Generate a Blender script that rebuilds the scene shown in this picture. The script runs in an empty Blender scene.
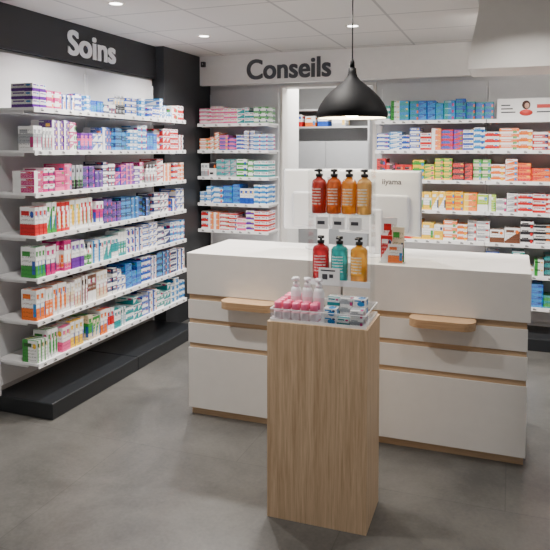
import bpy, bmesh, math, random
from mathutils import Matrix, Vector
random.seed(7)
S = bpy.context.scene
COL = S.collection
R = math.radians

# ------------------------------------------------------------------ materials
def newmat(name):
    m = bpy.data.materials.new(name); m.use_nodes = True
    nt = m.node_tree
    return m, nt, nt.nodes['Principled BSDF']
def flat(name, col, rough=.5, metal=0., coat=0., emis=None, es=0., noise=.04, trans=0., spec=.5):
    m, nt, b = newmat(name)
    b.inputs['Roughness'].default_value = rough
    b.inputs['Metallic'].default_value = metal
    b.inputs['Coat Weight'].default_value = coat
    b.inputs['Transmission Weight'].default_value = trans
    b.inputs['Specular IOR Level'].default_value = spec
    n = nt.nodes.new('ShaderNodeTexNoise'); n.inputs['Scale'].default_value = 14
    tc = nt.nodes.new('ShaderNodeTexCoord'); nt.links.new(tc.outputs['Object'], n.inputs['Vector'])
    r = nt.nodes.new('ShaderNodeMapRange')
    r.inputs['To Min'].default_value = 1-noise; r.inputs['To Max'].default_value = 1+noise
    nt.links.new(n.outputs['Fac'], r.inputs['Value'])
    v = nt.nodes.new('ShaderNodeVectorMath'); v.operation = 'SCALE'
    v.inputs[0].default_value = col[:3]
    nt.links.new(r.outputs[0], v.inputs['Scale'])
    nt.links.new(v.outputs[0], b.inputs['Base Color'])
    if emis:
        b.inputs['Emission Color'].default_value = (*emis, 1); b.inputs['Emission Strength'].default_value = es
    return m

WHITE = flat('white_laminate', (.76,.735,.70), .45)
WPANEL = flat('white_panel', (.74,.745,.76), .5)
WSHELF = flat('white_shelf_metal', (.88,.88,.89), .4)
GWALL = flat('light_grey_paint', (.50,.50,.50), .7)
FASCIA = flat('pale_fascia', (.82,.81,.79), .6)
ANTH = flat('anthracite', (.022,.024,.028), .5)
BLACKG = flat('black_base', (.012,.014,.017), .35)
BLACK = flat('black_plastic', (.012,.012,.013), .35)
BLACKM = flat('black_lamp_metal', (.004,.004,.005), .65, spec=.2)
LINING = flat('lamp_lining', (.96,.93,.82), .5)
CARDW = flat('white_card', (.88,.88,.88), .5)
WPLAST = flat('white_plastic', (.86,.86,.88), .3, coat=.3)
MONW = flat('monitor_white', (.78,.79,.82), .4)
MONS = flat('monitor_seam', (.36,.37,.40), .4)
MONG = flat('monitor_casing_grey', (.64,.65,.69), .4)
GREYT = flat('grey_letters', (.06,.065,.075), .5)
WHITET = flat('white_letters', (.97,.97,.98), .5)
GREYC = flat('grey_cabinet', (.42,.42,.43), .5)
GREYL = flat('grey_logo', (.08,.08,.10), .5)
DARKINK = flat('dark_print', (.05,.05,.06), .5)
CHROME = flat('chrome', (.6,.6,.6), .2, 1.)
SCREEN = flat('screen', (.02,.02,.03), .1)
BULB = flat('bulb', (.9,.85,.7), .5, emis=(1,.87,.62), es=110)
LED = flat('downlight_lens', (.9,.9,.9), .5, emis=(1,.96,.9), es=14)
LUMI = flat('pale_pink_plastic', (.92,.55,.62), .25, coat=.3)

def wood(name, c1, c2, axis='z', sc=38, fine=150):
    m, nt, b = newmat(name)
    tc = nt.nodes.new('ShaderNodeTexCoord'); mp = nt.nodes.new('ShaderNodeMapping')
    nt.links.new(tc.outputs['Object'], mp.inputs['Vector'])
    mp.inputs['Scale'].default_value = (sc,sc,1.5) if axis == 'z' else (1.5,sc,sc)
    n = nt.nodes.new('ShaderNodeTexNoise'); n.inputs['Scale'].default_value = 1.6
    n.inputs['Detail'].default_value = 9; n.inputs['Roughness'].default_value = .66; n.inputs['Distortion'].default_value = .6
    nt.links.new(mp.outputs[0], n.inputs['Vector'])
    mp2 = nt.nodes.new('ShaderNodeMapping'); nt.links.new(tc.outputs['Object'], mp2.inputs['Vector'])
    mp2.inputs['Scale'].default_value = (fine,fine,6) if axis == 'z' else (6,fine,fine)
    n2 = nt.nodes.new('ShaderNodeTexNoise'); n2.inputs['Scale'].default_value = 1.5; nt.links.new(mp2.outputs[0], n2.inputs['Vector'])
    mx = nt.nodes.new('ShaderNodeMath'); mx.operation = 'MULTIPLY_ADD'
    nt.links.new(n2.outputs['Fac'], mx.inputs[0]); mx.inputs[1].default_value = .45
    nt.links.new(n.outputs['Fac'], mx.inputs[2])
    cr = nt.nodes.new('ShaderNodeValToRGB')
    cr.color_ramp.elements[0].position = .5; cr.color_ramp.elements[0].color = (*c1,1)
    cr.color_ramp.elements[1].position = .92; cr.color_ramp.elements[1].color = (*c2,1)
    nt.links.new(mx.outputs[0], cr.inputs['Fac']); nt.links.new(cr.outputs['Color'], b.inputs['Base Color'])
    b.inputs['Roughness'].default_value = .5
    return m
OAK = wood('oak_vertical', (.46,.295,.165), (.72,.52,.335))
OAKH = wood('oak_horizontal', (.46,.30,.175), (.64,.46,.29), 'x')
OAKP = wood('oak_pull', (.34,.20,.10), (.50,.33,.19), 'x')

def acrylic():
    m = bpy.data.materials.new('clear_acrylic'); m.use_nodes = True; nt = m.node_tree
    nt.nodes.remove(nt.nodes['Principled BSDF']); out = nt.nodes['Material Output']
    t = nt.nodes.new('ShaderNodeBsdfTransparent'); t.inputs[0].default_value = (.975,.985,.99,1)
    g = nt.nodes.new('ShaderNodeBsdfGlossy'); g.inputs['Roughness'].default_value = .08
    lw = nt.nodes.new('ShaderNodeLayerWeight'); lw.inputs['Blend'].default_value = .3
    mr = nt.nodes.new('ShaderNodeMapRange'); mr.inputs['To Min'].default_value = .025; mr.inputs['To Max'].default_value = .4
    nt.links.new(lw.outputs['Facing'], mr.inputs['Value'])
    mx = nt.nodes.new('ShaderNodeMixShader'); nt.links.new(mr.outputs[0], mx.inputs[0])
    nt.links.new(t.outputs[0], mx.inputs[1]); nt.links.new(g.outputs[0], mx.inputs[2])
    nt.links.new(mx.outputs[0], out.inputs['Surface'])
    return m
ACR = acrylic()

def floor_mat():
    m, nt, b = newmat('mottled_grey_vinyl')
    tc = nt.nodes.new('ShaderNodeTexCoord')
    n = nt.nodes.new('ShaderNodeTexNoise'); n.inputs['Scale'].default_value = 1.7; n.inputs['Detail'].default_value = 12
    n.inputs['Roughness'].default_value = .72; n.inputs['Distortion'].default_value = .4
    nt.links.new(tc.outputs['Object'], n.inputs['Vector'])
    n2 = nt.nodes.new('ShaderNodeTexNoise'); n2.inputs['Scale'].default_value = 60; n2.inputs['Detail'].default_value = 5
    nt.links.new(tc.outputs['Object'], n2.inputs['Vector'])
    a = nt.nodes.new('ShaderNodeMath'); a.operation = 'MULTIPLY_ADD'; a.inputs[1].default_value = .25
    nt.links.new(n2.outputs['Fac'], a.inputs[0]); nt.links.new(n.outputs['Fac'], a.inputs[2])
    cr = nt.nodes.new('ShaderNodeValToRGB')
    cr.color_ramp.elements[0].position = .47; cr.color_ramp.elements[0].color = (.062,.060,.056,1)
    cr.color_ramp.elements[1].position = .80; cr.color_ramp.elements[1].color = (.132,.127,.118,1)
    nt.links.new(a.outputs[0], cr.inputs['Fac'])
    bt = nt.nodes.new('ShaderNodeTexBrick'); bt.offset = 0.5
    bt.inputs['Scale'].default_value = 1; bt.inputs['Brick Width'].default_value = 1.3; bt.inputs['Row Height'].default_value = .98
    bt.inputs['Mortar Size'].default_value = .0025; bt.inputs['Color1'].default_value = (1,1,1,1); bt.inputs['Color2'].default_value = (.88,.88,.89,1)
    bt.inputs['Mortar'].default_value = (.66,.66,.66,1)
    nt.links.new(tc.outputs['Object'], bt.inputs['Vector'])
    mx = nt.nodes.new('ShaderNodeMix'); mx.data_type = 'RGBA'; mx.blend_type = 'MULTIPLY'; mx.inputs[0].default_value = 1
    nt.links.new(cr.outputs['Color'], mx.inputs[6]); nt.links.new(bt.outputs['Color'], mx.inputs[7])
    nt.links.new(mx.outputs[2], b.inputs['Base Color'])
    b.inputs['Roughness'].default_value = .32
    return m
def ceil_mat():
    m, nt, b = newmat('white_ceiling_tiles')
    tc = nt.nodes.new('ShaderNodeTexCoord')
    mp = nt.nodes.new('ShaderNodeMapping'); mp.inputs['Location'].default_value = (2.0+.6,-4.3+4.8,0)
    nt.links.new(tc.outputs['Object'], mp.inputs['Vector'])
    bt = nt.nodes.new('ShaderNodeTexBrick'); bt.offset = 0.0
    bt.inputs['Scale'].default_value = 1; bt.inputs['Brick Width'].default_value = .6; bt.inputs['Row Height'].default_value = .6
    bt.inputs['Mortar Size'].default_value = .011; bt.inputs['Color1'].default_value = (.68,.67,.65,1); bt.inputs['Color2'].default_value = (.65,.64,.62,1)
    bt.inputs['Mortar'].default_value = (.42,.42,.42,1); bt.inputs['Mortar Smooth'].default_value = .3
    nt.links.new(mp.outputs[0], bt.inputs['Vector']); nt.links.new(bt.outputs['Color'], b.inputs['Base Color'])
    b.inputs['Roughness'].default_value = .8
    return m

COLS = {'w':((.84,.84,.84),'white'),'v':((.12,.015,.28),'violet'),'b':((.01,.07,.40),'blue'),'n':((.006,.016,.10),'navy'),
 'c':((.005,.22,.56),'light blue'),'r':((.55,.008,.012),'red'),'p':((.75,.10,.27),'pink'),'m':((.50,.006,.16),'magenta'),
 'o':((.80,.16,.01),'orange'),'y':((.86,.52,.015),'yellow'),'g':((.03,.28,.04),'green'),'t':((.005,.25,.27),'teal'),
 'k':((.02,.02,.025),'black'),'s':((.36,.38,.41),'grey'),'e':((.72,.60,.43),'cream'),'d':((.14,.055,.03),'brown'),'l':((.34,.52,.04),'lime')}
TYPES = {'low':'foot','top':'top','left':'stripe','mid':'band','diag':'wedge','dot':'spot'}
_pm = {}
ACC = 'yrcobgmnte'
def pmat(spec):
    if spec in _pm: return _pm[spec]
    a, bb, t = spec.split('/')
    ca, cb = COLS[a][0], COLS[bb][0]
    hsh = sum(ord(ch)*(i+3) for i, ch in enumerate(spec))
    acc = [x for x in ACC if x not in (a,bb)][hsh % 7]; cc = COLS[acc][0]
    m, nt, bs = newmat('print_'+spec.replace('/','_'))
    N, L = nt.nodes.new, nt.links.new
    uv = N('ShaderNodeUVMap'); sp = N('ShaderNodeSeparateXYZ'); L(uv.outputs[0], sp.inputs[0])
    X, Z = sp.outputs['X'], sp.outputs['Y']
    def mth(op, p, q, r=None):
        n = N('ShaderNodeMath'); n.operation = op
        for i, s in enumerate((p,q,r)):
            if s is None: continue
            if isinstance(s,(int,float)): n.inputs[i].default_value = s
            else: L(s, n.inputs[i])
        return n.outputs[0]
    gt = lambda p,q: mth('GREATER_THAN',p,q)
    lt = lambda p,q: mth('LESS_THAN',p,q)
    mul = lambda p,q: mth('MULTIPLY',p,q)
    if t=='low': f = lt(Z,.40)
    elif t=='top': f = gt(Z,.60)
    elif t=='left': f = lt(X,.38)
    elif t=='mid': f = mul(gt(Z,.28), lt(Z,.68))
    elif t=='diag': f = lt(mth('SUBTRACT',Z,mul(X,.7)), .12)
    else:
        dx = mth('SUBTRACT',X,.62); dz = mth('SUBTRACT',Z,.42)
        f = lt(mth('ADD',mul(dx,dx),mul(dz,dz)), .09)
    nz = N('ShaderNodeTexNoise'); nz.inputs['Scale'].default_value = 17; nz.inputs['Detail'].default_value = 0
    L(uv.outputs[0], nz.inputs['Vector'])
    fr = mth('FRACT', mul(Z, 7.0), 0)
    lines = mul(mul(gt(fr,.55), gt(nz.outputs['Fac'],.5)), mul(mul(gt(X,.08),lt(X,.92)), mul(gt(Z,.10),lt(Z,.9))))
    logo = mul(mul(gt(X,.10),lt(X,.62)), mul(gt(Z,.70 if t!='top' else .15),lt(Z,.86 if t!='top' else .31)))
    px = .72 + .04*(hsh%3)
    if hsh % 2:
        patch = mul(mul(gt(X,px-.02),lt(X,px+.18)), mul(gt(Z,.12),lt(Z,.55)))
    else:
        ax = mth('SUBTRACT',X,.80); az = mth('SUBTRACT',Z,.74)
        patch = lt(mth('ADD',mul(ax,ax),mul(az,az)), .014)
    def mix(fac, A, B):
        n = N('ShaderNodeMix'); n.data_type = 'RGBA'; L(fac, n.inputs[0])
        for i, s in ((6,A),(7,B)):
            if isinstance(s, tuple): n.inputs[i].default_value = (*s,1)
            else: L(s, n.inputs[i])
        return n.outputs[2]
    dark = tuple(.25*x for x in cb) if sum(ca)>1.2 else tuple(min(1,.5*x+.4) for x in cb)
    base = mix(f, ca, cb)
    c2 = mix(logo, base, cb if t != 'left' else dark)
    c2 = mix(patch, c2, cc)
    c3 = mix(mul(lines,.5), c2, dark)
    L(c3, bs.inputs['Base Color']); bs.inputs['Roughness'].default_value = .35
    _pm[spec] = m
    return m

# ------------------------------------------------------------------ geometry helpers
def bx(bm, x0,x1,y0,y1,z0,z1, mat=0, bev=0., seg=2):
    r = bmesh.ops.create_cube(bm, size=1.0)
    vs = r['verts']
    for v in vs:
        v.co = Vector(((x0+x1)/2+v.co.x*(x1-x0), (y0+y1)/2+v.co.y*(y1-y0), (z0+z1)/2+v.co.z*(z1-z0)))
    fs = set(f for v in vs for f in v.link_faces)
    for f in fs: f.material_index = mat
    if bev > 0:
        es = list(set(e for v in vs for e in v.link_edges))
        bmesh.ops.bevel(bm, geom=es, offset=bev, segments=seg, affect='EDGES', profile=.5)
    return bm
def lathe(bm, prof, seg=24, c=(0,0), mat=0, cap=True):
    rings = []
    for r, z in prof:
        if r < 1e-5: rings.append([bm.verts.new((c[0],c[1],z))])
        else: rings.append([bm.verts.new((c[0]+r*math.cos(2*math.pi*i/seg), c[1]+r*math.sin(2*math.pi*i/seg), z)) for i in range(seg)])
    for a, b in zip(rings, rings[1:]):
        for i in range(seg):
            j = (i+1)%seg
            if len(a)==1 and len(b)==1: continue
            if len(a)==1: f = bm.faces.new((a[0],b[j],b[i]))
            elif len(b)==1: f = bm.faces.new((a[i],a[j],b[0]))
            else: f = bm.faces.new((a[i],a[j],b[j],b[i]))
            f.material_index = mat; f.smooth = True
    if cap:
        for rg in (rings[0], rings[-1]):
            if len(rg) > 2:
                try: f = bm.faces.new(rg); f.material_index = mat
                except ValueError: pass
    return bm
def prism(bm, pts, z0, z1, mat=0):
    lo = [bm.verts.new((x,y,z0)) for x,y in pts]; hi = [bm.verts.new((x,y,z1)) for x,y in pts]
    n = len(pts); fs = [bm.faces.new(lo[::-1]), bm.faces.new(hi)]
    for i in range(n): fs.append(bm.faces.new((lo[i],lo[(i+1)%n],hi[(i+1)%n],hi[i])))
    for f in fs: f.material_index = mat
    return bm
def boxuv(bm):
    uv = bm.loops.layers.uv.new('UVMap')
    xs=[v.co.x for v in bm.verts]; ys=[v.co.y for v in bm.verts]; zs=[v.co.z for v in bm.verts]
    x0,x1,y0,y1,z0,z1=min(xs),max(xs),min(ys),max(ys),min(zs),max(zs)
    for f in bm.faces:
        n = f.normal
        for l in f.loops:
            c = l.vert.co
            fx,fy,fz = (c.x-x0)/(x1-x0),(c.y-y0)/(y1-y0),(c.z-z0)/(z1-z0)
            if abs(n.z) > .7: l[uv].uv = (fx, .1+.8*fy)
            elif abs(n.x) > .7: l[uv].uv = (fy if n.x>0 else 1-fy, fz)
            else: l[uv].uv = (fx if n.y<0 else 1-fx, fz)
def mesh(name, bm, mats, uv=False):
    bmesh.ops.recalc_face_normals(bm, faces=bm.faces[:])
    bm.normal_update()
    if uv: boxuv(bm)
    me = bpy.data.meshes.new(name); bm.to_mesh(me); bm.free()
    for m in (mats if isinstance(mats,(list,tuple)) else [mats]): me.materials.append(m)
    return me
def link(name, me, parent=None, loc=(0,0,0), rz=0):
    o = bpy.data.objects.new(name, me); COL.objects.link(o)
    o.location = loc; o.rotation_euler = (0,0,rz)
    if parent: o.parent = parent
    return o
def obj(name, bm, mats, parent=None, loc=(0,0,0), rz=0): return link(name, mesh(name,bm,mats), parent, loc, rz)
def tag(o, label, cat, group=None):
    o['label'] = label; o['category'] = cat
    if group: o['group'] = group
    return o
def thing(name, label, cat, loc=(0,0,0), rz=0, group=None):
    return tag(link(name, None, None, loc, rz), label, cat, group)
def struct(name, bm, m, parent=None):
    o = obj(name, bm, m, parent)
    if not parent: o['kind'] = 'structure'
    return o
def B(*a, **k): return bx(bmesh.new(), *a, **k)
def text(name, body, size, mat, parent, M, xs=1., offset=0., ext=.003, bold=0.):
    cu = bpy.data.curves.new('t','FONT'); cu.body = body; cu.size = size; cu.extrude = ext; cu.offset = offset
    cu.align_x = 'LEFT'; cu.resolution_u = 8
    t = bpy.data.objects.new('t', cu); COL.objects.link(t)
    me0 = bpy.data.meshes.new_from_object(t.evaluated_get(bpy.context.evaluated_depsgraph_get()))
    bpy.data.objects.remove(t)
    bm = bmesh.new()
    for k,(dx,dy) in enumerate(((0,0),(-bold,bold*.5),(bold,bold*.5),(-bold,-bold*.5),(bold,-bold*.5)) if bold else ((0,0),)):
        v0 = len(bm.verts); bm.from_mesh(me0); bm.verts.ensure_lookup_table()
        for v in bm.verts[v0:]: v.co += Vector((dx,dy,.00012*k))
    me = bpy.data.meshes.new(name); bm.to_mesh(me); bm.free()
    x0 = min(v.co.x for v in me.vertices); x1 = max(v.co.x for v in me.vertices)
    k = xs/(x1-x0)
    me.transform(M @ Matrix.Diagonal((k,1,1,1)) @ Matrix.Translation((-x0,0,0)))
    me.materials.clear(); me.materials.append(mat)
    return link(name, me, parent)

# ------------------------------------------------------------------ setting
H = 2.50
WX = -2.97
WY = 5.84
DX0, DX1 = -2.10, -1.17
struct('floor', B(-3.3,2.6,-1.5,8.6,-.05,0), floor_mat())
struct('ceiling', B(-3.3,2.6,-.5,WY+.12,H,H+.05), ceil_mat())
struct('wall_left', B(WX-.12,WX,-.5,WY+.12,0,H), GWALL)
struct('wall_back', B(WX+.0005,DX0,WY,WY+.12,0,H), WPANEL)
struct('wall_back_right', B(DX1,2.6,WY,WY+.12,0,H), WPANEL)
struct('wall_back_lintel', B(DX0,DX1,WY,WY+.12,2.22,H), WPANEL)
struct('wall_pillar', B(WX+.0005,-2.85,4.92,WY-.0005,0,H-.0005), ANTH)
bm = bmesh.new()
pts = [(-.25,2.075),(1.7,2.075),(1.7,H-.0005),(-.19,H-.0005),(-.20,2.40),(-.235,2.22)]
prism(bm, pts, 0, .45)
bm.transform(Matrix.Translation((0,4.4,0)) @ Matrix.Rotation(R(90),4,'X'))
struct('trim_1', bm, WHITE)
SYY = 7.9
struct('wall_storeroom', B(-3.3,0.2,SYY,SYY+.1,0,H), GWALL)
struct('wall_storeroom_left', B(-3.3,-3.2,WY+.12,SYY,0,H), GWALL)
struct('wall_storeroom_right', B(-1.0,-.9,WY+.12,SYY,0,H), WPANEL)
struct('wall_storeroom_partition', B(DX0-.09,DX0+.0,WY+.145,WY+.55,0,H), FASCIA)
struct('ceiling_storeroom', B(-3.3,0.2,WY+.13,SYY+.1,H,H+.05), WPANEL)
bm = bmesh.new()
bx(bm,DX0,DX0+.02,WY-.01,WY+.14,0,2.22); bx(bm,DX1-.03,DX1,WY-.02,WY+.14,0,2.22); bx(bm,DX0+.02,DX1-.03,WY-.02,WY+.14,2.195,2.22)
struct('trim_2', bm, WHITE)

t = thing('fascia_board','dark anthracite fascia lettered Soins above the left wall shelves','sign',(WX,3.0,2.22))
obj('board', B(.0005,.04,-1.0,1.9195,0,H-2.2205,bev=.002), ANTH, t)
M = Matrix.Translation((.044, .735, .055)) @ Matrix.Rotation(R(90),4,'Z') @ Matrix.Rotation(R(90),4,'X')
text('lettering','Soins',.240,WHITET,t,M,xs=.575,offset=.003,bold=.0045)
t = thing('fascia_board','light grey fascia lettered Conseils above the doorway','sign',(-2.849,5.60,2.22))
obj('board', B(.0005,2.66,0,.06,0,H-2.2205,bev=.002), FASCIA, t)
M = Matrix.Translation((.495,-.004,.045)) @ Matrix.Rotation(R(90),4,'X')
text('lettering','Conseils',.255,GREYT,t,M,xs=.82,offset=.003,bold=.0045)
t = thing('motion_sensor','small dark sensor at the left end of the light fascia','sensor',(-2.80,5.5995,2.42))
obj('housing', B(-.02,.02,-.035,0,-.025,.025,bev=.004), BLACK, t)
bm = bmesh.new(); lathe(bm,[(0,0),(.012,0),(.010,.008),(0,.012)],16); 
bm.transform(Matrix.Translation((0,-.035,0)) @ Matrix.Rotation(R(90),4,'X')); obj('lens', bm, CHROME, t)

# ------------------------------------------------------------------ shelving + products
ZS = [1.85,1.598,1.346,1.092,.838,.582,.327]
ORD = ['first','second','third','fourth','fifth','sixth','seventh','eighth','ninth','tenth','eleventh','twelfth','thirteenth','fourteenth','fifteenth','sixteenth','seventeenth','eighteenth','nineteenth','twentieth','twenty-first','twenty-second','twenty-third','twenty-fourth']
def shelf_bay(label, loc, rz, width, levels, depth=.33, base_depth=.46, endpanel=False):
    t = thing('shelving_unit', label, 'shelves', loc, rz, None)
    obj('back_panel', B(.002,width-.002,-.03,-.0005,.14,2.199,bev=.001), WPANEL, t)
    obj('base', B(.001,width-.001,-base_depth,-.0005,0,.10,bev=.006), BLACKG, t)
    for x in (.004,width-.016): obj('slotted_upright', B(x,x+.012,-.042,-.0302,.14,2.15), WSHELF, t)
    if endpanel: obj('end_panel', B(-.02,.0015,-.07,-.0005,.10,2.199,bev=.002), WSHELF, t)
    out = []
    for z in levels:
        s = obj('shelf', B(.003,width-.003,-depth,-.0425,z-.015,z), WSHELF, t)
        obj('price_rail', B(.003,width-.003,-depth-.008,-depth-.0002,z-.028,z+.002), WSHELF, s)
        for x in (.02,width-.028): obj('bracket', B(x,x+.008,-.26,-.0425,z-.035,z-.0152), WSHELF, s)
        out.append((z,s))
    return t, dict(out)
def carton_mesh(spec, w, d, h):
    bm = bmesh.new(); bx(bm,-w/2,w/2,0,d,0,h,bev=.0012,seg=1)
    bx(bm,-w*.46,w*.46,.001,d*.5,h-.0002,h+.0006)
    return mesh('carton', bm, pmat(spec), True)
capm = {}
def bottle_meshes(spec, w, d, h):
    r = w*.45
    bm = bmesh.new(); lathe(bm,[(0,0),(r*.95,0),(r,.005),(r,h*.62),(r*.85,h*.72),(r*.42,h*.80),(r*.42,h*.84),(0,h*.84)],16,(0,r))
    cm = bmesh.new(); lathe(cm,[(0,h*.84),(r*.5,h*.84),(r*.5,h),(0,h)],16,(0,r))
    k = spec[2]
    if k not in capm: capm[k] = flat('cap_'+COLS[k][1].replace(' ','_'), COLS[k][0], .4)
    return mesh('bottle_body', bm, pmat(spec), True), mesh('cap', cm, capm[k])
bmt = bmesh.new(); bx(bmt,-.019,.019,-.0015,0,-.012,.012); bx(bmt,-.013,.013,-.0019,-.0015,-.007,.001,1); bx(bmt,-.013,.004,-.0019,-.0015,.004,.008,1)
TAG = mesh('price_tag', bmt, [CARDW, DARKINK])
RUNS = []
NEXT = {'v':'m','b':'c','n':'b','c':'t','r':'o','p':'v','m':'r','o':'r','y':'o','g':'l','t':'g','k':'n','s':'k','e':'o','d':'r','l':'g','w':'s'}
def vary(spec):
    a, b, t = spec.split('/')
    ty = random.choice([x for x in ('low','top','mid','diag','left') if x != t])
    if random.random() < .5: a, b = b, a
    if random.random() < .4:
        if a == 'w': b = NEXT[b] if NEXT[b] != a else b
        elif b == 'w': a = NEXT[a] if NEXT[a] != b else a
    return f'{a}/{b}/{ty}'
def fill(runs, origin, rz, xstart, length, z, shelves, depth, wallname, shelfno, xmin=None, tall=.16, shrink=1., full=False, bd=.2):
    cs, sn = math.cos(rz), math.sin(rz)
    def W(x,y,zz): return (origin[0]+cs*x-sn*y, origin[1]+sn*x+cs*y, zz)
    x = xstart; tot = sum(r[1] for r in runs)
    sub = []
    for rn in runs:
        seg = rn[1]/tot*length
        if seg > .145 and len(rn) == 5:
            f = random.uniform(.4,.6)
            sub.append((rn[0],rn[1]*f)+rn[2:]); sub.append((vary(rn[0]),rn[1]*(1-f),rn[2]*random.uniform(.75,1.05),rn[3])+rn[4:])
        else: sub.append(rn)
    for k, rn in enumerate(sub):
        spec, fr, w, h, st = rn[:5]; kind = rn[5] if len(rn) > 5 else 'c'
        w *= shrink
        seg = fr/tot*length
        if kind=='c' and st == 1: w *= .72; h = min(h*1.36*random.uniform(.88,1.06), .19); up = True
        elif kind=='c':
            up = False; h *= random.uniform(.85,1.2); st = max(2, round((tall+random.uniform(-.02,.015))/h))
        else: up = False; h = min(h*1.4,.17)
        n = max(1, round(seg/(w+.003))); ww = seg/n - .003
        a, b, ty = spec.split('/')
        dd = min((bd*.7 if up else bd) if kind=='c' else ww, depth-.10)
        if kind=='c':
            me = carton_mesh(spec, ww, dd, h); cap=None
            nm = 'upright_carton' if up else 'medicine_carton'
            noun = 'upright carton' if up else 'carton'; cat = 'tall box' if up else 'box'
        else:
            me, cap = bottle_meshes(spec, ww, dd, h); nm='medicine_bottle'; noun='bottle'; cat='bottle'
        lab = f"{COLS[a][1]} {noun}, {COLS[b][1]} {TYPES[ty] if kind=='c' else 'cap'}, {ORD[k]} run from left, {ORD[shelfno]} shelf, {wallname}"
        items = []
        for i in range(n):
            xc = x + seg*(i+.5)/n
            if xmin is not None and xc < xmin: continue
            off = random.uniform(0,.006) + (random.random()<.06)*.03
            s_n = st if full or random.random() > .15 or st == 1 else st-1
            for j in range(s_n):
                y = -(depth-.006) + off + random.uniform(0,.002)
                items.append((me, cap, W(xc, y, z+.0003+j*(h+.0008)), rz+random.uniform(-.004,.004)))
        if items:
            p = items[len(items)//2][2]
            RUNS.append(dict(name=nm, label=lab, cat=cat, items=items, key=ww*h/(p[0]**2+p[1]**2)))
        xm = x+seg*.5
        if xmin is None or xm > xmin:
            for (x0, x1, sm) in shelves:
                if x0+.03 < xm < x1-.03:
                    link('price_tag', TAG, sm[z], (xm-x0, -depth-.0083, z-.013))
        x += seg

y0, y1, ym = 3.02, 4.87, 3.945
tL1, sL1 = shelf_bay('white shelving unit nearest the camera along the left wall', (WX,y0,0), R(90), ym-y0, ZS, .35, .45, True)
tL2, sL2 = shelf_bay('white shelving unit against the dark pillar on the left wall', (WX,ym,0), R(90), y1-ym, ZS, .35, .45)
shL = [(0,ym-y0,sL1),(ym-y0,y1-y0,sL2)]
LEFT = [
 [('w/v/low',.14,.075,.045,2),('w/b/left',.07,.06,.07,1),('b/w/mid',.09,.07,.04,2),('c/b/top',.08,.065,.06,1),('n/w/mid',.08,.07,.05,1),('k/s/top',.07,.045,.10,1,'b'),('b/w/low',.14,.08,.045,2),('w/b/mid',.12,.075,.045,2),('c/w/diag',.10,.07,.05,2),('w/r/dot',.11,.08,.05,2)],
 [('w/s/mid',.09,.06,.11,1),('v/w/left',.15,.07,.05,2),('v/p/mid',.07,.06,.09,1),('b/w/diag',.14,.085,.05,2),('n/c/low',.10,.07,.055,2),('c/w/top',.13,.08,.045,2),('b/c/mid',.08,.07,.10,1),('r/w/mid',.12,.08,.05,2),('w/r/low',.12,.07,.045,2)],
 [('m/w/left',.10,.07,.05,2),('m/p/low',.09,.07,.055,2),('s/k/low',.06,.05,.11,1),('v/n/mid',.12,.07,.05,2),('n/w/low',.08,.065,.05,2),('p/v/diag',.13,.08,.04,3),('v/w/top',.10,.08,.045,2),('w/s/low',.08,.05,.10,1,'b'),('r/w/diag',.12,.08,.045,2),('w/r/mid',.12,.07,.04,3)],
 [('w/r/low',.06,.065,.14,1),('w/g/diag',.05,.07,.14,1),('r/w/dot',.07,.07,.14,1),('w/y/dot',.06,.07,.14,1),('w/r/dot',.07,.07,.14,1),('w/m/mid',.07,.07,.12,1),('n/v/mid',.12,.08,.05,2),('n/c/low',.13,.08,.055,2),('k/b/mid',.12,.08,.05,2),('n/w/low',.13,.08,.05,2),('b/w/left',.15,.08,.05,2)],
 [('w/g/low',.05,.055,.14,1),('w/m/low',.07,.06,.13,1),('m/w/mid',.06,.06,.14,1),('w/v/low',.07,.06,.13,1),('g/w/top',.05,.05,.10,1,'b'),('w/c/left',.12,.08,.12,1),('w/t/mid',.10,.07,.12,1),('w/b/dot',.12,.08,.055,2),('b/w/low',.12,.08,.05,2),('n/w/mid',.11,.08,.05,2),('w/c/low',.13,.08,.05,2)],
 [('w/o/low',.08,.07,.13,1),('w/o/dot',.07,.07,.14,1),('w/e/mid',.08,.07,.13,1),('w/d/left',.09,.07,.14,1),('w/e/low',.07,.07,.13,1),('n/w/low',.12,.08,.06,2),('b/c/diag',.12,.08,.05,2),('w/b/mid',.12,.08,.055,2),('n/c/mid',.12,.08,.05,2),('w/n/low',.13,.08,.055,2)],
 [('w/g/left',.05,.05,.11,1),('w/g/dot',.05,.055,.12,1),('w/p/low',.07,.06,.11,1),('w/y/low',.07,.06,.12,1),('e/g/mid',.10,.08,.12,1),('w/o/low',.09,.08,.12,1),('w/t/low',.08,.07,.10,1),('w/t/mid',.12,.08,.055,2),('b/w/mid',.12,.08,.05,2),('t/w/low',.12,.08,.05,2),('w/c/dot',.13,.08,.05,2)],
]
TL = [.12,.15,.15,.165,.17,.17,.165]
for i, runs in enumerate(LEFT):
    fill(runs, (WX,y0), R(90), .01, y1-y0-.02, ZS[i], shL, .35, 'left wall', i, tall=TL[i], shrink=.84, bd=.16)

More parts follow.
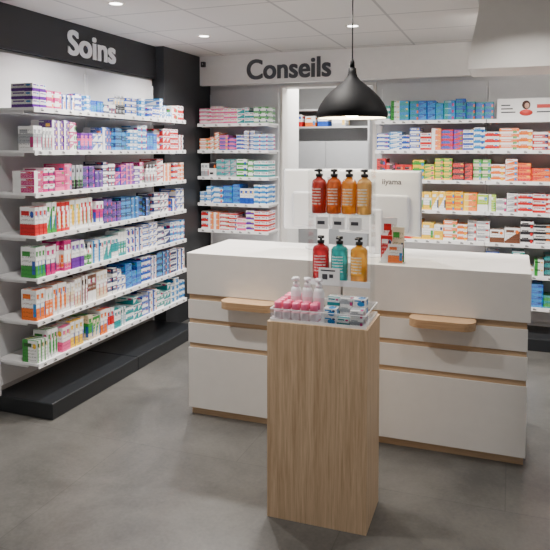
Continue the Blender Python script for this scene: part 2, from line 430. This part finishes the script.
BLX = -2.84
bL, sB = shelf_bay('narrow white shelving unit on the back wall left of the doorway', (BLX,WY,0), 0, .735, ZS, .31, .42)
BACKL = [
 [('p/w/mid',.36,.08,.035,3),('w/p/low',.2,.07,.04,2),('w/t/diag',.24,.07,.05,2),('g/w/mid',.2,.06,.05,2)],
 [('o/w/low',.3,.08,.035,3),('p/b/low',.25,.08,.04,2),('w/b/mid',.25,.07,.04,2),('w/c/low',.2,.07,.04,2)],
 [('w/s/low',.25,.08,.10,1),('s/t/mid',.3,.08,.05,2),('w/g/low',.25,.07,.05,2),('w/t/low',.2,.07,.05,2)],
 [('c/w/low',.35,.09,.05,2),('b/c/mid',.25,.08,.05,2),('w/b/low',.2,.06,.11,1),('w/c/mid',.2,.07,.05,2)],
 [('w/r/mid',.3,.08,.05,2),('r/w/mid',.25,.08,.04,3),('w/p/low',.25,.07,.05,2),('w/r/low',.2,.07,.05,2)],
]
for i, runs in enumerate(BACKL):
    fill(runs, (BLX,WY), 0, .015, .705, ZS[i], [(0,.735,sB)], .31, 'back wall left bay', i, tall=.16)
xa, xb, xc_ = -1.12, -.20, .72
_, sR1 = shelf_bay('white shelving unit on the back wall just right of the doorway', (xa,WY,0), 0, xb-xa, ZS, .31, .42)
_, sR2 = shelf_bay('white shelving unit on the back wall at the right edge', (xb,WY,0), 0, xc_-xb, ZS, .31, .42)
shR = [(0,xb-xa,sR1),(xb-xa,xc_-xa,sR2)]
BACKR = [
 [('t/w/low',.12,.075,.05,2),('c/t/mid',.10,.075,.05,2),('b/c/diag',.09,.075,.05,2),('t/c/diag',.10,.075,.05,2),('b/t/low',.10,.075,.05,2),('t/b/mid',.09,.07,.05,2)],
 [('b/w/mid',.10,.09,.035,2),('w/b/mid',.07,.09,.045,2),('w/r/low',.08,.09,.04,2),('r/b/mid',.08,.09,.04,2),('w/b/low',.08,.09,.04,3),('w/r/mid',.12,.12,.045,3),('w/o/mid',.10,.12,.05,3),('o/w/mid',.10,.12,.05,3),('w/c/low',.10,.12,.05,2)],
 [('r/k/dot',.08,.09,.05,2),('r/k/low',.07,.08,.09,1),('y/g/mid',.09,.09,.05,2),('g/y/low',.07,.08,.04,3),('k/r/mid',.08,.09,.05,2),('g/e/low',.07,.08,.06,2),('w/o/mid',.10,.12,.045,3),('o/r/low',.12,.13,.05,2),('w/k/low',.10,.12,.05,2),('r/w/low',.10,.12,.04,3)],
 [('w/y/mid',.10,.09,.05,2),('g/w/dot',.06,.09,.05,2),('y/w/mid',.12,.08,.11,1),('y/o/low',.12,.09,.05,2),('l/w/low',.07,.08,.10,1),('w/s/mid',.08,.11,.045,3),('w/r/mid',.10,.12,.045,3),('r/w/mid',.11,.12,.04,3),('o/w/low',.10,.12,.05,2)],
 [('r/w/left',.10,.09,.05,2),('y/r/low',.10,.09,.05,2),('y/w/mid',.09,.09,.10,1),('o/w/low',.10,.08,.05,2),('w/s/low',.09,.10,.05,2),('w/d/low',.12,.11,.09,1),('w/k/mid',.12,.11,.05,2),('s/w/mid',.10,.12,.045,2),('w/b/low',.10,.12,.05,2)],
 [('w/s/low',.45,.1,.05,1),('b/w/mid',.1,.1,.05,2),('t/w/low',.12,.09,.06,2),('k/t/mid',.1,.08,.05,2),('w/t/low',.12,.1,.05,2)],
 [('w/s/low',.45,.1,.05,1),('c/w/low',.1,.1,.05,2),('b/c/diag',.12,.09,.05,2),('t/g/mid',.1,.08,.05,2),('w/g/low',.12,.1,.05,2)],
]
for i, runs in enumerate(BACKR):
    L_ = (xc_-xa-.03) if i else .96
    fill(runs, (xa,WY), 0, .015, L_, ZS[i], shR, .31, 'back wall right bays', i, xmin=(None if i < 5 else .80), tall=.16, full=(i==0))
cnt = {}; rest = []
for r in sorted(RUNS, key=lambda r: -r['key']):
    c = cnt.get(r['name'],0)
    if c + len(r['items']) > 300: rest.append(r); continue
    cnt[r['name']] = c+len(r['items'])
    for me, cap, loc, rz in r['items']:
        o = link(r['name'], me, None, loc, rz); tag(o, r['label'], r['cat'], r['label'].replace(',',' ').replace('  ',' ')+' group')
        if cap: link('cap', cap, o)
if rest:
    bm = bmesh.new(); mats = []
    for r in rest:
        for me, cap, loc, rz in r['items']:
            n0 = len(bm.faces); v0 = len(bm.verts)
            bm.from_mesh(me); bm.verts.ensure_lookup_table(); bm.faces.ensure_lookup_table()
            mt = Matrix.Translation(loc) @ Matrix.Rotation(rz,4,'Z')
            for v in bm.verts[v0:]: v.co = mt @ v.co
            m_ = me.materials[0]
            if m_ not in mats: mats.append(m_)
            for f in bm.faces[n0:]: f.material_index = mats.index(m_)
    me = bpy.data.meshes.new('distant_cartons'); bm.to_mesh(me); bm.free()
    for m_ in mats: me.materials.append(m_)
    o = link('distant_cartons', me); tag(o, 'remaining small mixed medicine cartons stacked on the far shelves', 'boxes'); o['kind'] = 'stuff'

t = thing('display_card', 'wide white display panel with dark and red picture, top back shelf', 'display card', (.10,5.548,ZS[0]), 0)
obj('card', B(-.22,.22,0,.004,.0003,.165), CARDW, t)
obj('card_foot', B(-.22,.22,.0042,.06,.0003,.004), CARDW, t)
HAIR = flat('hair_print',(.06,.025,.02),.5); SKIN = flat('skin_print',(.60,.36,.27),.5); REDP = flat('red_print',(.6,.05,.04),.5)
def pdisc(name, x, z, rx, rz_, y, mat):
    bm = bmesh.new(); lathe(bm,[(0,0),(1,0),(1,.0006),(0,.0006)],20)
    bm.transform(Matrix.Translation((x,y,z)) @ Matrix.Rotation(R(90),4,'X') @ Matrix.Diagonal((rx,rz_,1,1))); obj(name, bm, mat, t)
pdisc('printed_hair', .00,.112,.032,.036,-.0003,HAIR); pdisc('printed_face', .006,.106,.018,.023,-.0010,SKIN); pdisc('printed_shoulders', .0,.050,.05,.026,-.0003,REDP)
obj('printed_block', B(.08,.20,-.0013,-.0003,.085,.115), REDP, t)
obj('printed_line', B(.08,.19,-.0013,-.0003,.05,.06), DARKINK, t)
for q in range(3): obj('printed_line', B(-.19,-.08-.02*q,-.0013,-.0003,.05+.028*q,.06+.028*q), DARKINK, t)

# ------------------------------------------------------------------ counters
def half_round(w, d, n=14, r=.06):
    pts = [(-w/2,0)]
    for i in range(n+1):
        a = math.pi + (math.pi/2)*i/n; pts.append((-w/2+r+r*math.cos(a), -(d-r)+r*math.sin(a)))
    for i in range(n+1):
        a = -math.pi/2 + (math.pi/2)*i/n; pts.append((w/2-r+r*math.cos(a), -(d-r)+r*math.sin(a)))
    pts.append((w/2,0)); return pts
CY = 3.395; CT = .987
def counter(label, x0, x1, hx, ovl, ovr):
    w = x1-x0; t = thing('service_counter', label, 'counter', ((x0+x1)/2,CY,0))
    a, b = -w/2, w/2
    obj('carcass', B(a+.004,b-.004,.008,.58,.0445,.7385), OAKH, t)
    obj('plinth', B(a+.01,b-.01,.022,.56,0,.044), OAKH, t)
    obj('worktop', B(a-ovl,b+ovr,-.012,.60,.739,CT,bev=.003), WHITE, t)
    obj('drawer_front', B(a,b,-.004,.0078,.59,.703,bev=.002), WHITE, t)
    obj('drawer_front', B(a,b,-.004,.0078,.442,.562,bev=.002), WHITE, t)
    obj('lower_panel', B(a,b,-.004,.0078,.045,.412,bev=.002), WHITE, t)
    bm = bmesh.new(); prism(bm, half_round(.33,.125), .696, .7375)
    bmesh.ops.bevel(bm, geom=[e for e in bm.edges if abs(e.verts[0].co.z-e.verts[1].co.z)<1e-6], offset=.006, segments=3, affect='EDGES')
    bm.transform(Matrix.Translation((hx-(x0+x1)/2,-.0042,0)))
    obj('pull_shelf', bm, OAKP, t)
    return t
counter('left white service counter with oak pull shelf, beside the medicine shelves', -1.811, -.867, -1.39, .004, 0)
counter('right white service counter with oak pull shelf, at the photo right edge', -.857, .091, -.32, 0, .012)

def monitor(label, loc, rz):
    t = thing('computer_monitor', label, 'monitor', loc, rz)
    obj('front_bezel', B(-.25,.25,.014,.032,.115,.495,bev=.004), MONS, t)
    obj('housing', B(-.247,.247,-.012,.0138,.118,.492,bev=.012,seg=3), MONW, t)
    obj('rear_bulge', B(-.19,.19,-.038,-.0122,.135,.355,bev=.014,seg=3), MONG, t)
    obj('screen', B(-.24,.24,.0322,.034,.135,.482), SCREEN, t)
    obj('neck', B(-.035,.035,-.065,-.0385,.012,.27,bev=.006), WPLAST, t)
    bm = bmesh.new(); lathe(bm,[(0,0),(.11,0),(.11,.006),(.10,.012),(0,.012)],32,(0,-.03)); obj('stand_base', bm, WPLAST, t)
    M = Matrix.Translation((.026,-.0128,.415)) @ Matrix.Rotation(R(90),4,'X')
    text('logo','iiyama',.044,GREYL,t,M,xs=.115,ext=.0005,offset=.0008)
    return t
monitor('white monitor seen from behind, right one beside the leaflet holder', (-.730,3.72,CT+.0002), R(-7))
monitor('white monitor seen from behind, left one nearer the doorway', (-1.105,3.86,CT+.0002), R(16))
LH = (-.60,3.46)
t = thing('leaflet_holder','clear leaflet holder of colourful brochures on the right counter','leaflet holder',(*LH,CT+.0002), R(4))
obj('base', B(-.07,.07,-.04,.05,0,.004), ACR, t)
obj('back_plate', B(-.07,.07,.042,.046,.0042,.20), ACR, t)
obj('front_pocket', B(-.07,.07,-.038,-.035,.0042,.10), ACR, t)
for k,(sp,hh,xx0,xx1,ll) in enumerate([('w/r/dot',.24,-.06,.02,'tallest white leaflet with red spot at the back of the leaflet holder'),('e/g/low',.19,-.005,.062,'cream and green leaflet second from the back in the leaflet holder'),('r/w/diag',.145,-.062,.0,'red leaflet with white wedge in the middle of the leaflet holder'),('w/o/low',.10,-.02,.058,'short white leaflet with orange foot at the front of the holder')]):
    o = link('leaflet', mesh('leaflet', B(xx0,xx1,0,.005,0,hh,bev=.0005), pmat(sp), True), None, (LH[0],LH[1]+.025-.016*k,CT+.0046), R(4))
    tag(o, ll, 'leaflet', 'leaflets in the holder')

# ------------------------------------------------------------------ podium
PC = (-.760,2.684); PR = R(.9)
def pod(x,y): return (PC[0]+x*math.cos(PR)-y*math.sin(PR), PC[1]+x*math.sin(PR)+y*math.cos(PR))
PW, PD, PH = .2185, .14, .864
t = thing('display_podium','tall oak display podium standing in front of the white counters','podium',(*PC,0),PR)
bm = bmesh.new()
bx(bm,-PW,PW,-PD,-PD+.014,0,PH); bx(bm,-PW,PW,PD-.014,PD,0,PH)
bx(bm,-PW,-PW+.014,-PD+.014,PD-.014,0,PH); bx(bm,PW-.014,PW,-PD+.014,PD-.014,0,PH)
obj('body', bm, OAK, t)
ZT = .867
obj('tray_floor', B(-PW+.0145,PW-.0145,-PD+.0145,PD-.0145,ZT-.02,ZT), WPLAST, t)
g = .0125
for a in ((-PW+g-.003,PW-g+.003,-PD+g-.003,-PD+g+.001),(-PW+g-.003,PW-g+.003,PD-g-.001,PD-g+.003),(-PW+g-.003,-PW+g+.001,-PD+g+.0012,PD-g-.0012),(PW-g-.001,PW-g+.003,-PD+g+.0012,PD-g-.0012)):
    obj('tray_rim', B(*a,PH+.0005,PH+.012), WPLAST, t)
    obj('acrylic_guard', B(*a,PH+.0122,PH+.052), ACR, t)
    obj('guard_edge', B(*a,PH+.0522,PH+.0555), WPLAST, t)

def place(root_name, label, cat, x, y, z, group=None, rz=0):
    px, py = pod(x,y); return thing(root_name, label, cat, (px,py,z), PR+rz, group)
bm = bmesh.new(); lathe(bm,[(0,0),(.0180,0),(.0192,.003),(.0192,.042),(.016,.048),(0,.048)],20); PB = mesh('bottle_body', bm, LUMI)
bm = bmesh.new(); lathe(bm,[(0,.048),(.0170,.048),(.0175,.074),(.0155,.078),(0,.078)],20); PCAP = mesh('cap', bm, flat('pink_cap',(.92,.17,.32),.3))
bm = bmesh.new(); lathe(bm,[(.0195,.008),(.0195,.037)],20,cap=False); PLB = mesh('label', bm, flat('pale_label',(.92,.80,.83),.5))
spots = [(-.180+i*.0402, -.104+j*.0402) for j in range(2) for i in range(5)] + [(-.180+i*.0402,.034+j*.0402) for j in range(2) for i in range(2)] + [(-.180,-.0225)]
for (x,y) in spots:
    t = place('lotion_bottle', 'small pale bottle with bright pink cap in the podium tray', 'bottle', x, y, ZT+.0003, 'pink-capped lotion bottles in the podium tray', random.uniform(-1,1))
    link('body', PB, t); link('cap', PCAP, t); link('label', PLB, t)
bm = bmesh.new(); lathe(bm,[(0,0),(.022,0),(.0235,.004),(.0235,.112),(.020,.124),(.012,.130),(0,.130)],24); WB = mesh('bottle_body', bm, WPLAST)
bm = bmesh.new(); lathe(bm,[(.0238,.02),(.0238,.09)],24,cap=False); WL = mesh('label', bm, flat('pale_pink_label',(.88,.68,.72),.4))
bm = bmesh.new(); lathe(bm,[(0,.130),(.014,.130),(.014,.147),(.006,.149),(.006,.158),(.016,.159),(.016,.171),(0,.173)],20); bx(bm,-.0065,.0065,-.030,-.008,.161,.170,bev=.0015); WP = mesh('pump', bm, WPLAST)
for k,(x,y,lab) in enumerate([(-.126,-.017,'left'),(-.075,-.014,'middle'),(-.022,-.017,'right')]):
    t = place('pump_bottle', f'white pump bottle behind pink-capped bottles, {lab} of the three on the podium', 'bottle', x, y, ZT+.0003, 'white pump bottles on the podium', R(20*(k-1)))
    link('body', WB, t); link('label', WL, t); link('pump', WP, t)
def pbox(spec, w, d, h): return mesh('soap_carton', B(-w/2,w/2,-d/2,d/2,0,h,bev=.001), pmat(spec), True)
CH = .034
cA = pbox('w/c/dot',.054,.054,CH); cB = pbox('w/t/low',.054,.054,CH); cC = pbox('w/s/mid',.054,.054,CH)
for i in range(3):
    for j in range(2):
        for k in range(3 if j==1 else 2-(i==1)):
            px, py = pod(.054+i*.0565, -.093+j*.060)
            q = (i+j)%3
            o = link('soap_carton', (cA,cB,cC)[q], None, (px,py,ZT+.0003+k*(CH+.0005)), PR+random.uniform(-.008,.008))
            tag(o,('white carton with light blue spot in the podium tray','white carton with teal foot in the podium tray','white carton with grey band in the podium tray')[q],'box',('white and light blue cartons in podium tray','white and teal cartons in podium tray','white and grey cartons in podium tray')[q])

SX, SY = .058, .070
t = place('bottle_stand','clear acrylic two-tier stand holding pump bottles on the podium','display stand',SX,SY,ZT+.0003)
ZA, ZB_ = 1.02-ZT, 1.318-ZT
obj('base', B(-.138,.138,-.045,.045,0,.006), ACR, t)
for s in (-1,1): obj('side_panel', B(s*.141-.0025,s*.141+.0025,-.045,.045,.0,.645), ACR, t)
obj('back_panel', B(-.138,.138,.042,.045,.0062,.645), ACR, t)
for z in (ZA,ZB_):
    s = obj('shelf', B(-.1382,.1382,-.045,.0418,z-.005,z), ACR, t)
    obj('front_lip', B(-.1382,.1382,-.049,-.0452,z-.018,z+.008), WPLAST if z==ZA else ACR, s)
for k in range(3): obj('shelf_ticket', B(-.105+k*.075,-.05+k*.075,-.0505,-.0495,ZB_-.065,ZB_-.012), CARDW, t)
for k in range(3): obj('ticket_print', B(-.098+k*.075,-.065+k*.075,-.0511,-.0506,ZB_-.045,ZB_-.03), DARKINK, t)
c = obj('price_card', B(-.090,.005,-.056,-.054,ZA-.014,ZA+.062), CARDW, t)
obj('printed_line', B(-.080,-.015,-.0566,-.0561,ZA+.047,ZA+.053), DARKINK, c)
obj('printed_price', B(-.074,-.050,-.0566,-.0561,ZA+.010,ZA+.034), DARKINK, c)
obj('printed_price', B(-.042,-.024,-.0566,-.0561,ZA+.018,ZA+.034), DARKINK, c)

def gelmeshes(k):
    bm = bmesh.new(); lathe(bm,[(0,0),(.031*k,0),(.0334*k,.004),(.0338*k,.128),(.0325*k,.140),(.026*k,.150),(.016,.156),(.013,.159),(.013,.163),(0,.163)],32)
    body = mesh('gel_body', bm, ACR)
    bm = bmesh.new(); lathe(bm,[(0,.163),(.0165,.163),(.0165,.176),(.006,.178),(.006,.184),(.015,.185),(.015,.196),(0,.198)],20); bx(bm,-.006,.006,-.036,-.010,.187,.195,bev=.0015)
    return body, mesh('pump', bm, BLACK)
GM = {1.0: gelmeshes(1.0), 1.1: gelmeshes(1.14)}
KK = {1.0:1.0, 1.1:1.14}
def gel(label, x, z, col, lc, k=1.0):
    t = place('pump_bottle', label, 'bottle', SX+x, SY-.004, z, 'pump bottles on the acrylic stand', random.uniform(-.3,.3))
    body, pump = GM[k]
    me = body.copy(); me.materials.clear()
    gm = flat('gel_'+label.split()[0], col, .08, coat=.9, noise=.12, trans=.5)
    me.materials.append(gm); link('body', me, t)
    bm = bmesh.new(); rr = .0342*KK[k]
    for a0 in range(-4,4):
        p = []
        for a in (a0,a0+1):
            an = -math.pi/2 + a*R(10); p.append((rr*math.cos(an), rr*math.sin(an)))
        v = [bm.verts.new((p[0][0],p[0][1],.034)),bm.verts.new((p[1][0],p[1][1],.034)),bm.verts.new((p[1][0],p[1][1],.112)),bm.verts.new((p[0][0],p[0][1],.112))]
        bm.faces.new(v)
    lm, nt, b = newmat('gel_label')
    tc = nt.nodes.new('ShaderNodeTexCoord'); sp = nt.nodes.new('ShaderNodeSeparateXYZ'); nt.links.new(tc.outputs['Generated'], sp.inputs[0])
    def mm(op, p, q):
        n = nt.nodes.new('ShaderNodeMath'); n.operation = op
        for i_, s_ in enumerate((p,q)):
            if isinstance(s_,(int,float)): n.inputs[i_].default_value = s_
            else: nt.links.new(s_, n.inputs[i_])
        return n.outputs[0]
    fr = mm('FRACT', mm('MULTIPLY', sp.outputs['Z'], 6), 0)
    nz = nt.nodes.new('ShaderNodeTexNoise'); nz.inputs['Scale'].default_value = 6; nt.links.new(tc.outputs['Generated'], nz.inputs['Vector'])
    fac = mm('MULTIPLY', mm('GREATER_THAN', fr, .5), mm('GREATER_THAN', nz.outputs['Fac'], .42))
    fac = mm('MULTIPLY', fac, .8)
    mx = nt.nodes.new('ShaderNodeMix'); mx.data_type='RGBA'; nt.links.new(fac, mx.inputs[0])
    mx.inputs[6].default_value=(*col,1); mx.inputs[7].default_value=(*lc,1); nt.links.new(mx.outputs[2], b.inputs['Base Color'])
    b.inputs['Roughness'].default_value = .2
    obj('label', bm, lm, t)
    link('pump', pump, t)
zu, zl = ZT+ZB_+.0006, ZT+ZA+.0006
gel('crimson gel pump bottle, leftmost on the upper tier of the stand', -.103, zu, (.58,.04,.02), (.92,.8,.7))
gel('russet gel pump bottle, second from left on the upper tier', -.0345, zu, (.72,.14,.02), (.95,.82,.7))
gel('orange gel pump bottle, third from left on the upper tier', .034, zu, (.95,.32,.02), (.97,.9,.75))
gel('amber gel pump bottle, rightmost on the upper tier', .102, zu, (.88,.48,.12), (.97,.92,.8))
gel('ruby gel pump bottle, leftmost on the lower tier of the stand', -.094, zl, (.66,.02,.03), (.92,.75,.75), 1.1)
gel('turquoise gel pump bottle, middle one on the lower tier', -.008, zl, (.02,.48,.48), (.85,.95,.95), 1.1)
gel('golden gel pump bottle, rightmost on the lower tier', .080, zl, (.97,.46,.04), (.97,.92,.75), 1.1)

# ------------------------------------------------------------------ pendant
lx, ly, lz = -.838, 3.50, 1.777
t = thing('pendant_lamp','black dome pendant lamp hanging over the counter','lamp',(lx,ly,lz))
prof = [(.021,.275),(.023,.250),(.029,.228),(.048,.205),(.080,.180),(.118,.148),(.152,.112),(.178,.074),(.194,.038),(.198,.014),(.191,0)]
bm = bmesh.new(); lathe(bm, [(0,.277)]+prof, 48, cap=False); obj('lamp_shade', bm, BLACKM, t)
bm = bmesh.new(); lathe(bm, [(r-.004 if r>.02 else r, z-.002 if z>.01 else z+.0005) for r,z in prof], 48, cap=False); obj('shade_lining', bm, LINING, t)
bm = bmesh.new(); lathe(bm,[(0,.275),(.014,.276),(.012,.31),(.005,.325),(0,.325)],20); obj('cord_grip', bm, BLACKM, t)
bm = bmesh.new(); lathe(bm,[(.0035,.32),(.0035,H-lz-.025)],10); obj('cord', bm, BLACK, t)
bm = bmesh.new(); lathe(bm,[(0,H-lz-.03),(.045,H-lz-.028),(.05,H-lz-.0005),(0,H-lz-.0005)],28); obj('ceiling_rose', bm, BLACKM, t)
bm = bmesh.new(); lathe(bm,[(0,.13),(.018,.13),(.018,.20),(0,.20)],16); obj('socket', bm, BLACK, t)
bm = bmesh.new(); lathe(bm,[(0,.004),(.03,.008),(.052,.028),(.054,.050),(.038,.085),(.018,.115),(.014,.13),(0,.13)],20); obj('bulb', bm, BULB, t)

# ------------------------------------------------------------------ storeroom
t = thing('storage_cabinet','grey storage cabinet seen through the doorway','cabinet',(-2.0,7.1,0))
bm = bmesh.new()
bx(bm,-.5,-.48,0,.4,0,2.07); bx(bm,.48,.5,0,.4,0,2.07); bx(bm,-.48,.48,.38,.4,0,2.07); bx(bm,-.48,.48,0,.38,2.05,2.07)
for z in (1.0,1.35,1.6,1.85): bx(bm,-.48,.48,0,.38,z,z+.02)
obj('body', bm, GREYC, t)
GD = flat('grey_door',(.42,.43,.45),.5)
for s in (0,1):
    d_ = obj('cabinet_door', B(-.49+s*.492,-.002+s*.492,-.02,-.001,.05,1.70,bev=.002), GD, t)
    obj('handle', B(-.05+s*.08,-.035+s*.08,-.035,-.0205,.9,1.1), CHROME, d_)
pos = ['leftmost','second','third','rightmost']
for k,(x,w_,h_,z,col) in enumerate([(-.36,.12,.14,1.87,'w/r/low'),(-.20,.12,.12,1.87,'w/o/low'),(-.05,.12,.15,1.87,'w/b/low'),(.14,.16,.13,1.87,'s/w/mid')]):
    o = link('storage_box', mesh('storage_box', B(-w_/2,w_/2,0,.2,0,h_,bev=.002), pmat(col), True), None, (-2.0+x,7.12,z+.0003))
    a,b_,ty = col.split('/')
    tag(o, f"{COLS[a][1]} box with {COLS[b_][1]} {TYPES[ty]}, {pos[k]} on the storeroom cabinet's open shelf", 'box', 'boxes in the storeroom cabinet')

# ------------------------------------------------------------------ lights
def downlight(x, y, energy, label):
    t = thing('downlight', label, 'ceiling light', (x,y,H), 0, 'recessed ceiling downlights')
    bm = bmesh.new(); lathe(bm,[(.04,-.004),(.055,-.006),(.06,-.0005)],28,cap=False); obj('trim_ring', bm, WHITE, t)
    bm = bmesh.new(); lathe(bm,[(0,-.002),(.04,-.002),(.04,-.001),(0,-.001)],24); obj('lens', bm, LED, t)
    l = bpy.data.lights.new('dl','AREA'); l.shape = 'DISK'; l.size = .10; l.energy = energy; l.color = (1,.95,.89); l.spread = R(135)
    o = bpy.data.objects.new('downlight_beam', l); COL.objects.link(o); o.location = (0,0,-.012); o.parent = t
downlight(-2.30,4.60,32,'recessed downlight near the dark pillar and light fascia')
downlight(-1.10,4.60,34,'recessed downlight on the ceiling beside the pendant cord')
downlight(-2.30,3.40,29,'recessed downlight on the ceiling above the lettered dark fascia')
for x, y, e in ((.10,4.6,38),(-1.10,3.4,15),(.10,3.4,12),(-1.7,2.2,20),(-.5,1.6,5),(.3,2.2,5),(-2.3,1.0,2)):
    downlight(x,y,e,'recessed downlight on the ceiling out of the picture')
l = bpy.data.lights.new('store','AREA'); l.size = .8; l.energy = 45; l.color=(1,.96,.90)
o = bpy.data.objects.new('storeroom_light', l); COL.objects.link(o); o.location = (-1.7,6.45,2.46)

w = bpy.data.worlds.new('World'); S.world = w; w.use_nodes = True
bg = w.node_tree.nodes['Background']; bg.inputs[0].default_value = (.97,.97,1,1); bg.inputs[1].default_value = .24

cam = bpy.data.cameras.new('Camera'); co = bpy.data.objects.new('Camera', cam); COL.objects.link(co)
co.location = (0,0,1.6); co.rotation_euler = (R(90-3),0,R(20.3)); cam.sensor_width = 36; cam.lens = 640/550*36
cam.shift_y = -(275-183.5)/550
S.camera = co
